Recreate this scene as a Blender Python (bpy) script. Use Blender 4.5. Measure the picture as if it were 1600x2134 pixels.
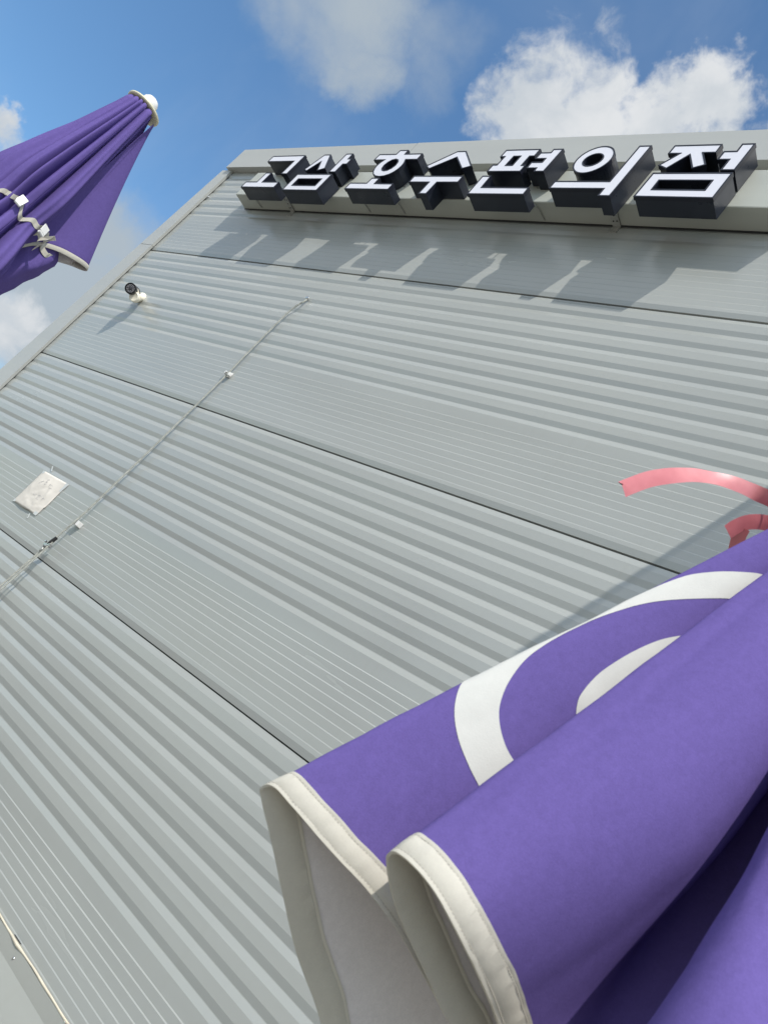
import bpy, bmesh, math, random
from mathutils import Vector, Matrix, noise as mnoise
random.seed(7)
scene = bpy.context.scene
for o in list(bpy.data.objects):
    bpy.data.objects.remove(o)

# ------------------------------------------------------------------ camera
cam_d = bpy.data.cameras.new("camera")
cam = bpy.data.objects.new("camera", cam_d)
scene.collection.objects.link(cam)
scene.camera = cam
cam_d.sensor_fit = 'HORIZONTAL'
cam_d.sensor_width = 36.0
cam_d.lens = 36.0 * 1761.5 / 1600.0
cam_d.clip_start = 0.05
cam_d.clip_end = 3000
CAM = Vector((5.3201, -1.9999, 1.4004))
ROWS = ((0.682112, 0.417381, 0.60043), (0.269856, 0.619468, -0.737182), (-0.679633, 0.664871, 0.309914))
m = Matrix.Identity(4)
for i in range(3):
    m[i][0] = ROWS[0][i]
    m[i][1] = -ROWS[1][i]
    m[i][2] = -ROWS[2][i]
    m[i][3] = CAM[i]
cam.matrix_world = m
cam_d.dof.use_dof = True
cam_d.dof.focus_distance = 3.2
cam_d.dof.aperture_fstop = 15.0

# ------------------------------------------------------------------ light
SUN = Vector((0.94, -1.0, 1.97)).normalized()          # direction towards the sun
elev = math.asin(SUN.z)
azim = math.atan2(SUN.x, SUN.y)
sun_d = bpy.data.lights.new("sun", 'SUN')
sun_d.energy = 3.0
sun_d.angle = math.radians(0.53)
sun_d.color = (1.0, 0.955, 0.885)
sun = bpy.data.objects.new("sun", sun_d)
scene.collection.objects.link(sun)
sun.rotation_euler = (-SUN).to_track_quat('-Z', 'Y').to_euler()
sun.location = (6, -6, 12)

scene.view_settings.view_transform = 'Standard'
scene.view_settings.look = 'None'
scene.view_settings.gamma = 1.0
scene.view_settings.use_curve_mapping = False
scene.view_settings.exposure = 0.47

world = bpy.data.worlds.new("World")
scene.world = world
world.use_nodes = True


class NT:
    """small node helper"""
    def __init__(self, tree):
        self.t = tree

    def n(self, kind, **kw):
        nd = self.t.nodes.new(kind)
        for k, v in kw.items():
            if k.startswith('i_'):
                nd.inputs[k[2:].replace('_', ' ')].default_value = v
            else:
                setattr(nd, k, v)
        return nd

    def l(self, a, b):
        self.t.links.new(a, b)

    def math(self, op, a, b=None, c=None, clamp=False):
        nd = self.t.nodes.new('ShaderNodeMath')
        nd.operation = op
        nd.use_clamp = clamp
        for i, v in enumerate((a, b, c)):
            if v is None:
                continue
            if isinstance(v, (int, float)):
                nd.inputs[i].default_value = v
            else:
                self.l(v, nd.inputs[i])
        return nd.outputs[0]

    def rng(self, v, a, b, c=0.0, d=1.0, smooth=False):
        nd = self.t.nodes.new('ShaderNodeMapRange')
        nd.interpolation_type = 'SMOOTHSTEP' if smooth else 'LINEAR'
        self.l(v, nd.inputs['Value'])
        for k, x in zip(('From Min', 'From Max', 'To Min', 'To Max'), (a, b, c, d)):
            nd.inputs[k].default_value = x
        return nd.outputs[0]

    def mix(self, f, a, b, blend='MIX'):
        nd = self.t.nodes.new('ShaderNodeMix')
        nd.data_type = 'RGBA'
        nd.blend_type = blend
        for sock, v in ((nd.inputs[0], f), (nd.inputs[6], a), (nd.inputs[7], b)):
            if isinstance(v, (int, float)):
                sock.default_value = v
            elif isinstance(v, (tuple, list)):
                sock.default_value = tuple(v) if len(v) == 4 else tuple(v) + (1.0,)
            else:
                self.l(v, sock)
        return nd.outputs[2]

    def noise(self, vec, scale, detail=4.0, rough=0.55, dist=0.0):
        nd = self.t.nodes.new('ShaderNodeTexNoise')
        nd.inputs['Scale'].default_value = scale
        nd.inputs['Detail'].default_value = detail
        nd.inputs['Roughness'].default_value = rough
        nd.inputs['Distortion'].default_value = dist
        if vec is not None:
            self.l(vec, nd.inputs['Vector'])
        return nd.outputs[0]


wt = NT(world.node_tree)
world.node_tree.nodes.clear()
w_out = wt.n('ShaderNodeOutputWorld')
bg = wt.n('ShaderNodeBackground')
SKY_STRENGTH = 0.12
bg.inputs['Strength'].default_value = SKY_STRENGTH
wt.l(bg.outputs[0], w_out.inputs[0])
sky = wt.n('ShaderNodeTexSky')
sky.sky_type = 'NISHITA'
sky.sun_disc = False
sky.sun_elevation = elev
sky.sun_rotation = azim
sky.altitude = 50
sky.air_density = 1.0
sky.dust_density = 0.15
sky.ozone_density = 1.6
tc = wt.n('ShaderNodeTexCoord')
DIR = tc.outputs['Generated']

# clouds as puffs in directions of the sky dome: (x, y, z, angular radius, weight)
WHITE = [(-0.4640, 0.4235, 0.7780, 0.033, 1.0), (-0.4816, 0.4364, 0.76, 0.040, 1.0), (-0.4443, 0.4597, 0.7689, 0.0336, 0.9),
         (-0.5247, 0.4480, 0.7240, 0.044, 1.0), (-0.5776, 0.4157, 0.7025, 0.0604, 1.0), (-0.6213, 0.4044, 0.6712, 0.0511, 1.0),
         (-0.6135, 0.3700, 0.6976, 0.0428, 0.62), (-0.5863, 0.3760, 0.7176, 0.0374, 0.55), (-0.5584, 0.4060, 0.7235, 0.0425, 0.62),
         (-0.6369, 0.3692, 0.6768, 0.0303, 0.6), (-0.5480, 0.3600, 0.7550, 0.028, 0.42), (-0.6013, 0.335, 0.7254, 0.034, 0.45),
         (-0.9353, 0.1609, 0.3151, 0.0262, 0.9), (-0.9327, 0.3118, 0.1811, 0.0459, 0.9), (-0.9324, 0.1535, 0.3273, 0.019, 0.8),
         (-0.4044, 0.4971, 0.7677, 0.0287, 0.6)]
GREY = [(-0.7503, 0.2531, 0.6108, 0.0591, 1.0), (-0.7326, 0.2288, 0.6411, 0.0627, 1.0), (-0.7477, 0.291, 0.5969, 0.0352, 0.9),
        (-0.762, 0.2937, 0.5772, 0.0228, 0.8), (-0.7843, 0.2098, 0.5838, 0.0436, 0.7), (-0.6834, 0.3053, 0.6632, 0.046, 0.58),
        (-0.7001, 0.3319, 0.6322, 0.034, 0.5), (-0.9059, 0.3119, 0.2865, 0.07, 1.25), (-0.9194, 0.319, 0.2302, 0.07, 1.25),
        (-0.9247, 0.3334, 0.1841, 0.0618, 1.0), (-0.8981, 0.3006, 0.3211, 0.035, 1.0), (-0.9486, 0.246, 0.1992, 0.079, 0.9),
        (-0.559, 0.3386, 0.7569, 0.0286, 0.35)]

warp = wt.n('ShaderNodeTexNoise')
warp.inputs['Scale'].default_value = 14.0
warp.inputs['Detail'].default_value = 5.0
warp.inputs['Roughness'].default_value = 0.6
wt.l(DIR, warp.inputs['Vector'])
wv = wt.n('ShaderNodeVectorMath', operation='SUBTRACT')
wt.l(warp.outputs['Color'], wv.inputs[0])
wv.inputs[1].default_value = (0.5, 0.5, 0.5)
ws = wt.n('ShaderNodeVectorMath', operation='SCALE')
wt.l(wv.outputs[0], ws.inputs[0])
ws.inputs['Scale'].default_value = 0.085
wa = wt.n('ShaderNodeVectorMath', operation='ADD')
wt.l(DIR, wa.inputs[0])
wt.l(ws.outputs[0], wa.inputs[1])
wn = wt.n('ShaderNodeVectorMath', operation='NORMALIZE')
wt.l(wa.outputs[0], wn.inputs[0])
WDIR = wn.outputs[0]


def puffs(lst, grow=1.25):
    tot = None
    for x, y, z, r, wgt in lst:
        v = Vector((x, y, z)).normalized()
        d = wt.n('ShaderNodeVectorMath', operation='DOT_PRODUCT')
        wt.l(WDIR, d.inputs[0])
        d.inputs[1].default_value = v
        s = wt.rng(d.outputs['Value'], math.cos(r * grow), 1.0, 0.0, wgt, smooth=False)
        tot = s if tot is None else wt.math('MAXIMUM', tot, wt.math('MULTIPLY_ADD', s, 0.9, wt.math('MULTIPLY', tot, 0.35)))
    return tot


n_fine = wt.noise(DIR, 26.0, 9.0, 0.62, 0.3)
n_soft = wt.noise(DIR, 12.0, 8.0, 0.58, 0.25)
pw = puffs(WHITE, 1.35)
pg = puffs(GREY, 1.55)
dw = wt.math('ADD', wt.math('MULTIPLY', pw, 1.85), wt.math('MULTIPLY_ADD', n_fine, 2.1, -1.62))
dw = wt.rng(dw, 0.0, 1.05, 0.0, 1.0, smooth=True)
dg = wt.math('ADD', wt.math('MULTIPLY', pg, 1.5), wt.math('MULTIPLY_ADD', n_soft, 1.2, -0.78))
dg = wt.rng(dg, 0.0, 1.75, 0.0, 0.98, smooth=True)
# thin veil everywhere
veil = wt.rng(wt.noise(DIR, 3.5, 5.0, 0.6, 0.4), 0.42, 0.8, 0.0, 0.16, smooth=True)
K = 1.0 / SKY_STRENGTH
skyc = wt.mix(1.0, sky.outputs[0], (0.74, 0.98, 1.08), 'MULTIPLY')
c0 = wt.mix(veil, skyc, (0.40 * K, 0.46 * K, 0.54 * K))
c1 = wt.mix(dg, c0, (0.31 * K, 0.36 * K, 0.405 * K))
shade = wt.rng(n_soft, 0.3, 0.68, 0.0, 1.0, smooth=True)
wc = wt.mix(shade, (0.42 * K, 0.455 * K, 0.49 * K), (0.55 * K, 0.565 * K, 0.58 * K))
# cloud added only outside the view, brightened towards the sun as shadow fill
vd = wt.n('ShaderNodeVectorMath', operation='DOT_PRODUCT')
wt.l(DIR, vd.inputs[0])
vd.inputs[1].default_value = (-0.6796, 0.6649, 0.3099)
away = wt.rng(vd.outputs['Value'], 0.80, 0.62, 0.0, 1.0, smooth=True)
fill_cloud = wt.rng(wt.noise(DIR, 2.6, 9.0, 0.56, 0.35), 0.40, 0.62, 0.0, 0.95, smooth=True)
dw2 = wt.math('MAXIMUM', dw, wt.math('MULTIPLY', fill_cloud, away))
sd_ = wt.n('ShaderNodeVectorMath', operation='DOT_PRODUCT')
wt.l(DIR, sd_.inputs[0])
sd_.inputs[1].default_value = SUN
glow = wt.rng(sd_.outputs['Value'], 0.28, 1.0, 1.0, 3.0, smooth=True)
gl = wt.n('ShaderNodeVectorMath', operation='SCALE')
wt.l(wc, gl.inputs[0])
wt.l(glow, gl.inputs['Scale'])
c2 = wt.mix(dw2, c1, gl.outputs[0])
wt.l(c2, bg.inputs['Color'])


# ------------------------------------------------------------------ materials
def material(name, color, rough=0.5, metal=0.0, spec=0.5, var=0.06, vscale=3.0, bump=0.0, bscale=60.0, bdist=0.001,
             rvar=0.0, stretch=(1, 1, 1), coat=0.0, coord='Object'):
    mt = bpy.data.materials.new(name)
    mt.use_nodes = True
    t = NT(mt.node_tree)
    b = mt.node_tree.nodes['Principled BSDF']
    b.inputs['Metallic'].default_value = metal
    b.inputs['Roughness'].default_value = rough
    b.inputs['Specular IOR Level'].default_value = spec
    b.inputs['Coat Weight'].default_value = coat
    b.inputs['Coat Roughness'].default_value = 0.12
    c = t.n('ShaderNodeTexCoord')
    mp = t.n('ShaderNodeMapping')
    mp.inputs['Scale'].default_value = stretch
    t.l(c.outputs[coord], mp.inputs[0])
    v = mp.outputs[0]
    nz = t.noise(v, vscale, 6.0, 0.6)
    lo = tuple(x * (1 - var) for x in color)
    hi = tuple(min(1, x * (1 + var)) for x in color)
    t.l(t.mix(t.rng(nz, 0.3, 0.7), lo, hi), b.inputs['Base Color'])
    if rvar:
        t.l(t.rng(t.noise(v, vscale * 2.3, 5.0, 0.6), 0.3, 0.7, max(0.02, rough - rvar), rough + rvar), b.inputs['Roughness'])
    if bump:
        bp = t.n('ShaderNodeBump')
        bp.inputs['Strength'].default_value = bump
        bp.inputs['Distance'].default_value = bdist
        t.l(t.noise(v, bscale, 3.0, 0.6), bp.inputs['Height'])
        t.l(bp.outputs[0], b.inputs['Normal'])
    return mt


def wall_material(name, color, rough):
    """painted steel sheet: rain-washed dust streaks, slight sheet waviness"""
    mt = bpy.data.materials.new(name)
    mt.use_nodes = True
    t = NT(mt.node_tree)
    b = mt.node_tree.nodes['Principled BSDF']
    b.inputs['Specular IOR Level'].default_value = 0.5
    c = t.n('ShaderNodeTexCoord')
    mp = t.n('ShaderNodeMapping')
    mp.inputs['Scale'].default_value = (0.5, 1.0, 3.0)
    t.l(c.outputs['Object'], mp.inputs[0])
    big = t.noise(mp.outputs[0], 1.3, 5.0, 0.6)
    mp2 = t.n('ShaderNodeMapping')
    mp2.inputs['Scale'].default_value = (30.0, 1.0, 0.9)
    t.l(c.outputs['Object'], mp2.inputs[0])
    streak = t.noise(mp2.outputs[0], 1.0, 5.0, 0.65)
    speck = t.noise(c.outputs['Object'], 420.0, 2.0, 0.5)
    col = t.mix(t.rng(big, 0.32, 0.68), tuple(x * 0.95 for x in color), tuple(x * 1.04 for x in color))
    col = t.mix(t.rng(streak, 0.5, 0.8, 0.0, 0.16, smooth=True), col, tuple(x * y for x, y in zip(color, (0.86, 0.84, 0.78))))
    col = t.mix(t.rng(speck, 0.62, 0.75, 0.0, 0.10), col, tuple(x * 0.7 for x in color))
    t.l(col, b.inputs['Base Color'])
    t.l(t.rng(big, 0.3, 0.7, rough - 0.05, rough + 0.07), b.inputs['Roughness'])
    mp3 = t.n('ShaderNodeMapping')
    mp3.inputs['Scale'].default_value = (0.8, 1.0, 7.0)
    t.l(c.outputs['Object'], mp3.inputs[0])
    bp = t.n('ShaderNodeBump')
    bp.inputs['Strength'].default_value = 0.5
    bp.inputs['Distance'].default_value = 0.003
    t.l(t.noise(mp3.outputs[0], 1.6, 0.5, 0.4), bp.inputs['Height'])
    t.l(bp.outputs[0], b.inputs['Normal'])
    return mt


def fabric_material(name, color, rough=0.85, weave=620.0, var=0.1, trans=0.0, sheen=0.25):
    mt = bpy.data.materials.new(name)
    mt.use_nodes = True
    t = NT(mt.node_tree)
    b = mt.node_tree.nodes['Principled BSDF']
    b.inputs['Roughness'].default_value = rough
    b.inputs['Specular IOR Level'].default_value = 0.06
    b.inputs['Sheen Weight'].default_value = sheen
    b.inputs['Sheen Roughness'].default_value = 0.4
    b.inputs['Sheen Tint'].default_value = (0.75, 0.7, 1.0, 1.0)
    c = t.n('ShaderNodeTexCoord')
    v = c.outputs['Object']
    blot = t.noise(v, 55.0, 5.0, 0.7)
    fine = t.noise(v, weave, 2.0, 0.6)
    mid = t.noise(v, 140.0, 3.0, 0.6)
    f = t.math('ADD', t.math('MULTIPLY', blot, 0.28), t.math('ADD', t.math('MULTIPLY', fine, 0.44), t.math('MULTIPLY', mid, 0.28)))
    t.l(t.mix(t.rng(f, 0.36, 0.64), tuple(x * (1 - var) for x in color), tuple(min(1, x * (1 + var)) for x in color)), b.inputs['Base Color'])
    bp = t.n('ShaderNodeBump')
    bp.inputs['Strength'].default_value = 0.35
    bp.inputs['Distance'].default_value = 0.0006
    t.l(t.noise(v, weave * 0.7, 2.0, 0.6), bp.inputs['Height'])
    t.l(bp.outputs[0], b.inputs['Normal'])
    if trans:
        b.inputs['Transmission Weight'].default_value = 0.0
        tr = t.n('ShaderNodeBsdfTranslucent')
        tr.inputs['Color'].default_value = tuple(color) + (1.0,)
        ms = t.n('ShaderNodeMixShader')
        ms.inputs[0].default_value = trans
        out = [n for n in mt.node_tree.nodes if n.type == 'OUTPUT_MATERIAL'][0]
        t.l(b.outputs[0], ms.inputs[1])
        t.l(tr.outputs[0], ms.inputs[2])
        t.l(ms.outputs[0], out.inputs[0])
    return mt


M = {}
M['wall'] = wall_material('painted_sheet', (0.347, 0.358, 0.336), 0.22)
M['trim'] = wall_material('painted_trim', (0.392, 0.395, 0.368), 0.36)
M['box'] = wall_material('sign_box_paint', (0.415, 0.425, 0.375), 0.4)
M['flash'] = wall_material('flashing_paint', (0.325, 0.33, 0.300), 0.36)
M['navy'] = material('dark_letter_sheet', (0.019, 0.023, 0.033), 0.34, spec=0.28, var=0.15, vscale=6, rvar=0.08)
M['rim'] = material('dark_letter_rim', (0.011, 0.013, 0.022), 0.4, spec=0.3, var=0.1)
M['acrylic'] = material('white_acrylic', (0.68, 0.675, 0.72), 0.3, spec=0.4, var=0.015, vscale=4)
M['zinc'] = material('galvanised_steel', (0.42, 0.42, 0.39), 0.5, metal=0.6, var=0.2, vscale=40)
M['steel'] = material('bright_steel', (0.62, 0.62, 0.62), 0.22, metal=1.0, var=0.1, vscale=30)
M['black'] = material('black_plastic', (0.018, 0.018, 0.02), 0.35, var=0.2, vscale=20)
M['glass'] = material('dark_glass', (0.03, 0.03, 0.036), 0.12, spec=0.8, var=0.1)
M['led'] = material('infrared_led', (0.36, 0.36, 0.38), 0.3, spec=0.8, var=0.2, vscale=30)
M['cream'] = material('cream_plastic', (0.78, 0.73, 0.60), 0.45, var=0.04)
M['ivory'] = material('ivory_plastic', (0.66, 0.61, 0.43), 0.4, var=0.04)
M['whiteplastic'] = material('white_plastic', (0.70, 0.69, 0.66), 0.4, var=0.04)
M['rope'] = material('braided_rope', (0.42, 0.425, 0.38), 0.8, spec=0.2, var=0.22, vscale=60, bump=0.4, bscale=500)
M['tape'] = material('black_tape', (0.02, 0.02, 0.02), 0.45, var=0.3, vscale=60)
M['paper'] = material('crumpled_paper', (0.66, 0.615, 0.545), 0.85, spec=0.2, var=0.03, vscale=12)
M['ink'] = material('pencil_ink', (0.42, 0.41, 0.41), 0.7, var=0.2)
M['cleartape'] = material('dull_clear_tape', (0.55, 0.56, 0.54), 0.3, var=0.05)
M['sealant'] = material('old_sealant', (0.60, 0.54, 0.42), 0.6, var=0.12, vscale=20, bump=0.3, bscale=120)
M['rubber'] = material('dark_gasket', (0.03, 0.03, 0.03), 0.7, var=0.1)
M['purple'] = fabric_material('purple_canopy', (0.130, 0.095, 0.295), trans=0.10, sheen=0.0, var=0.12)
M['lining'] = fabric_material('grey_canopy_lining', (0.74, 0.70, 0.685), sheen=0.0, trans=0.15, var=0.09)
M['binding'] = fabric_material('cream_binding', (0.62, 0.588, 0.505), weave=500, sheen=0.0, var=0.05, trans=0.2)
M['print'] = fabric_material('white_print', (0.55, 0.545, 0.51), weave=700, sheen=0.0, var=0.03)
M['thread'] = material('beige_thread', (0.45, 0.42, 0.36), 0.8, var=0.1)
M['pole'] = material('white_pole', (0.75, 0.75, 0.74), 0.35, var=0.03)
M['concrete'] = material('concrete_ground', (0.205, 0.193, 0.168), 0.9, spec=0.2, var=0.18, vscale=1.5, bump=0.4, bscale=50, bdist=0.004)
M['plinth'] = material('concrete_plinth', (0.32, 0.315, 0.30), 0.85, spec=0.2, var=0.12, vscale=3, bump=0.3, bscale=60, bdist=0.003)
M['roof'] = material('grey_roof_sheet', (0.30, 0.31, 0.31), 0.5, var=0.08)

rb = bpy.data.materials.new('red_foil_ribbon')
rb.use_nodes = True
t = NT(rb.node_tree)
b = rb.node_tree.nodes['Principled BSDF']
b.inputs['Roughness'].default_value = 0.40
b.inputs['Specular IOR Level'].default_value = 0.8
b.inputs['Coat Weight'].default_value = 0.45
b.inputs['Coat Roughness'].default_value = 0.26
c = t.n('ShaderNodeTexCoord')
t.l(t.mix(t.rng(t.noise(c.outputs['Object'], 40.0, 3.0), 0.3, 0.7), (0.63, 0.185, 0.195), (0.71, 0.23, 0.24)), b.inputs['Base Color'])
bp = t.n('ShaderNodeBump')
bp.inputs['Strength'].default_value = 0.22
bp.inputs['Distance'].default_value = 0.003
t.l(t.noise(c.outputs['Object'], 24.0, 2.0, 0.5, 0.6), bp.inputs['Height'])
t.l(bp.outputs[0], b.inputs['Normal'])
tr = t.n('ShaderNodeBsdfTranslucent')
tr.inputs['Color'].default_value = (0.75, 0.16, 0.22, 1)
ms = t.n('ShaderNodeMixShader')
ms.inputs[0].default_value = 0.22
t.l(b.outputs[0], ms.inputs[1])
t.l(tr.outputs[0], ms.inputs[2])
t.l(ms.outputs[0], [n for n in rb.node_tree.nodes if n.type == 'OUTPUT_MATERIAL'][0].inputs[0])
M['ribbon'] = rb

mm_ = bpy.data.materials.new('shade_banner_vinyl')
mm_.use_nodes = True
t = NT(mm_.node_tree)
b = mm_.node_tree.nodes['Principled BSDF']
b.inputs['Roughness'].default_value = 0.7
c = t.n('ShaderNodeTexCoord')
t.l(t.mix(t.noise(c.outputs['Object'], 30.0), (0.66, 0.66, 0.65), (0.74, 0.74, 0.73)), b.inputs['Base Color'])
tp_ = t.n('ShaderNodeBsdfTransparent')
ms = t.n('ShaderNodeMixShader')
ms.inputs[0].default_value = 0.45                        # open share of the invented banner, set to thin its shade
t.l(b.outputs[0], ms.inputs[1])
t.l(tp_.outputs[0], ms.inputs[2])
t.l(ms.outputs[0], [n for n in mm_.node_tree.nodes if n.type == 'OUTPUT_MATERIAL'][0].inputs[0])
M['mesh'] = mm_

COL = scene.collection


# ------------------------------------------------------------------ mesh helpers
class MB:
    """collects raw geometry (world coordinates)"""
    def __init__(self):
        self.v = []
        self.f = []

    def add(self, vs, fs):
        k = len(self.v)
        self.v += [tuple(q) for q in vs]
        self.f += [tuple(i + k for i in f) for f in fs]
        return self

    def box(self, a, b):
        x0, y0, z0 = a
        x1, y1, z1 = b
        vs = [(x0, y0, z0), (x1, y0, z0), (x1, y1, z0), (x0, y1, z0), (x0, y0, z1), (x1, y0, z1), (x1, y1, z1), (x0, y1, z1)]
        return self.add(vs, [(0, 3, 2, 1), (4, 5, 6, 7), (0, 1, 5, 4), (1, 2, 6, 5), (2, 3, 7, 6), (3, 0, 4, 7)])

    def obox(self, c, ax, ay, az):
        """box with half-axis vectors"""
        c, ax, ay, az = map(Vector, (c, ax, ay, az))
        vs = [c + sx * ax + sy * ay + sz * az for sz in (-1, 1) for sx, sy in ((-1, -1), (1, -1), (1, 1), (-1, 1))]
        return self.add(vs, [(0, 3, 2, 1), (4, 5, 6, 7), (0, 1, 5, 4), (1, 2, 6, 5), (2, 3, 7, 6), (3, 0, 4, 7)])

    def tube(self, pts, rad, n=8, caps=True):
        pts = [Vector(q) for q in pts]
        if not isinstance(rad, (list, tuple)):
            rad = [rad] * len(pts)
        k = len(self.v)
        up = None
        for i, q in enumerate(pts):
            d = (pts[min(i + 1, len(pts) - 1)] - pts[max(i - 1, 0)])
            d = d.normalized() if d.length > 1e-9 else Vector((0, 0, 1))
            if up is None:
                up = d.orthogonal().normalized()
            up = (up - d * up.dot(d))
            up = up.normalized() if up.length > 1e-6 else d.orthogonal().normalized()
            sd = d.cross(up)
            for j in range(n):
                a = 2 * math.pi * j / n
                self.v.append(tuple(q + rad[i] * (math.cos(a) * up + math.sin(a) * sd)))
        for i in range(len(pts) - 1):
            for j in range(n):
                a, b2 = k + i * n + j, k + i * n + (j + 1) % n
                self.f.append((a, b2, b2 + n, a + n))
        if caps:
            self.f.append(tuple(k + j for j in reversed(range(n))))
            e = k + (len(pts) - 1) * n
            self.f.append(tuple(e + j for j in range(n)))
        return self

    def lathe(self, c, axis, prof, n=24):
        """prof: list of (distance along axis, radius)"""
        c, axis = Vector(c), Vector(axis).normalized()
        u = axis.orthogonal().normalized()
        w = axis.cross(u)
        k = len(self.v)
        for h, r in prof:
            for j in range(n):
                a = 2 * math.pi * j / n
                self.v.append(tuple(c + axis * h + max(r, 1e-5) * (math.cos(a) * u + math.sin(a) * w)))
        for i in range(len(prof) - 1):
            for j in range(n):
                a, b2 = k + i * n + j, k + i * n + (j + 1) % n
                self.f.append((a, b2, b2 + n, a + n))
        self.f.append(tuple(k + j for j in reversed(range(n))))
        e = k + (len(prof) - 1) * n
        self.f.append(tuple(e + j for j in range(n)))
        return self

    def grid(self, rows):
        k = len(self.v)
        nr, nc = len(rows), len(rows[0])
        for r in rows:
            self.v += [tuple(q) for q in r]
        for i in range(nr - 1):
            for j in range(nc - 1):
                a = k + i * nc + j
                self.f.append((a, a + 1, a + nc + 1, a + nc))
        return self

    def build(self, name, mat, parent=None, smooth=False, recalc=True, bevel=0.0, auto=None):
        base = Vector(parent.location) if parent is not None and parent.type == 'EMPTY' else Vector((0, 0, 0))
        if parent is not None and parent.type != 'EMPTY':
            p = parent
            while p is not None:
                base = base + Vector(p.location)
                p = p.parent
        me = bpy.data.meshes.new(name)
        me.from_pydata([tuple(Vector(q) - base) for q in self.v], [], self.f)
        if recalc:
            bm = bmesh.new()
            bm.from_mesh(me)
            bmesh.ops.recalc_face_normals(bm, faces=bm.faces)
            bm.to_mesh(me)
            bm.free()
        if smooth:
            for p in me.polygons:
                p.use_smooth = True
            if auto:
                try:
                    me.set_sharp_from_angle(angle=math.radians(auto))
                except Exception:
                    pass
        mats = mat if isinstance(mat, (list, tuple)) else [mat]
        for x in mats:
            me.materials.append(x)
        ob = bpy.data.objects.new(name, me)
        COL.objects.link(ob)
        if parent is not None:
            ob.parent = parent
        if bevel:
            bv = ob.modifiers.new('bevel', 'BEVEL')
            bv.width = bevel
            bv.segments = 2
            bv.limit_method = 'ANGLE'
        return ob


def thing(name, label, cat, loc, group=None):
    o = bpy.data.objects.new(name, None)
    COL.objects.link(o)
    o.location = loc
    o.empty_display_size = 0.1
    o['label'] = label
    o['category'] = cat
    if group:
        o['group'] = group
    return o


def tag(o, label, cat, group=None):
    o['label'] = label
    o['category'] = cat
    if group:
        o['group'] = group
    return o


Z0 = 3.494            # height above ground of the joint below the top wall panel

# ------------------------------------------------------------------ ground
g = MB()
g.add([(-700, -700, 0), (700, -700, 0), (700, 700, 0), (-700, 700, 0)], [(0, 1, 2, 3)])
ground = g.build('ground', M['concrete'])
ground['kind'] = 'structure'

# ------------------------------------------------------------------ building
bld = thing('shop_building', 'grey shop building clad in horizontally ribbed metal sheets', 'building', (0, 0, 0))
XL, XR = -0.10, 7.8
RIB_D = 0.0047


def panel_profile(zt, gap=0.0058):
    p = [(0.022, zt - gap), (RIB_D, zt - gap), (RIB_D, zt - gap - 0.002), (0.0, zt - 0.0275), (0.0, zt - 0.0615)]
    for k in range(8):
        v = 0.083 + 0.0767 * k
        p += [(RIB_D, zt - v + 0.0012), (RIB_D, zt - v - 0.0008), (0.0, zt - v - 0.0215)]
        if k < 7:
            p.append((0.0, zt - v - 0.0767 + 0.0225))
    for j in range(10):
        z = zt - (0.690 + 0.0303 * j)
        am = 0.0019 - 0.00012 * j
        p += [(am, z + 0.0034), (0.0, z)]
    p += [(0.0, zt - 0.9765), (RIB_D, zt - 0.9985), (0.022, zt - 0.9990)]
    return p


def extrude_x(prof, x0, x1, nx=1):
    mb = MB()
    rows = []
    for i in range(nx + 1):
        x = x0 + (x1 - x0) * i / nx
        rows.append([(x, y, z) for y, z in prof])
    mb.grid(rows)
    return mb


for k in range(4):
    zt = Z0 + 1.0 - k
    prof = panel_profile(zt, (0.006, 0.0085, 0.0058, 0.0032)[k])
    if k == 0:
        prof = [q for q in prof if q[1] < Z0 + 0.99]
    if k == 3:
        prof = [q for q in prof if q[1] > Z0 - 2.925] + [(0.0, Z0 - 2.935)]
    ob = extrude_x(prof, XL, XR, 6).build('wall_panel', M['wall'], bld, recalc=False)
# dark backing inside the joints, core of the building
MB().box((XL, 0.024, 0.02), (XR, 0.12, Z0 + 0.93)).build('insulation_core', M['rubber'], bld)
MB().box((-0.02, 0.125, 0.0), (0.06, 7.0, Z0 + 0.9)).build('side_wall', M['wall'], bld)
MB().box((XR - 0.1, 0.125, 0.0), (XR, 7.0, Z0 + 0.9)).build('side_wall', M['wall'], bld)
MB().box((-0.02, 7.0, 0.0), (XR, 7.1, Z0 + 0.9)).build('rear_wall', M['wall'], bld)
MB().box((-0.04, 0.25, Z0 + 0.9), (XR, 7.12, Z0 + 0.955)).build('roof', M['roof'], bld)

# coping along the top: lengths butted together, each with front face, drip underside and sloping top


def coping(x0, x1, proud):
    y = -0.045 - proud
    zb, zf = Z0 + 0.826 - proud, Z0 + 1.0255 + proud
    prof = [(0.002, zb), (y, zb), (y, zf), (0.30, zf + 0.03), (0.30, zf - 0.05), (0.28, zf - 0.05)]
    mb = extrude_x(prof, x0, x1, 1)
    n = len(prof)
    mb.f.append(tuple(range(n)))
    mb.f.append(tuple(range(2 * n - 1, n - 1, -1)))
    o = mb.build('coping', M['trim'], bld)
    return o


cp1 = coping(-0.047, 1.660, 0.0)
cp2 = coping(1.6625, 4.70, 0.0015)
cp3 = coping(4.7025, XR + 0.02, 0.0)
MB().box((1.6585, -0.0455, Z0 + 0.827), (1.6640, 0.28, Z0 + 1.0250)).build('coping_joint', M['rubber'], bld)
# screws under the coping
for x in (0.045, 0.30, 2.3, 4.1):
    MB().lathe((x, -0.016, Z0 + 0.8262), (0, 0, -1), [(0, 0.006), (0.002, 0.006), (0.0045, 0.003)], 10).build('screw', M['zinc'], bld)
# little sealing strip where the ribbed sheet meets the coping
MB().box((XL + 0.1, -0.0025, Z0 + 0.8175), (XR, 0.004, Z0 + 0.8235)).build('sealing_strip', M['zinc'], bld)


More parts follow.
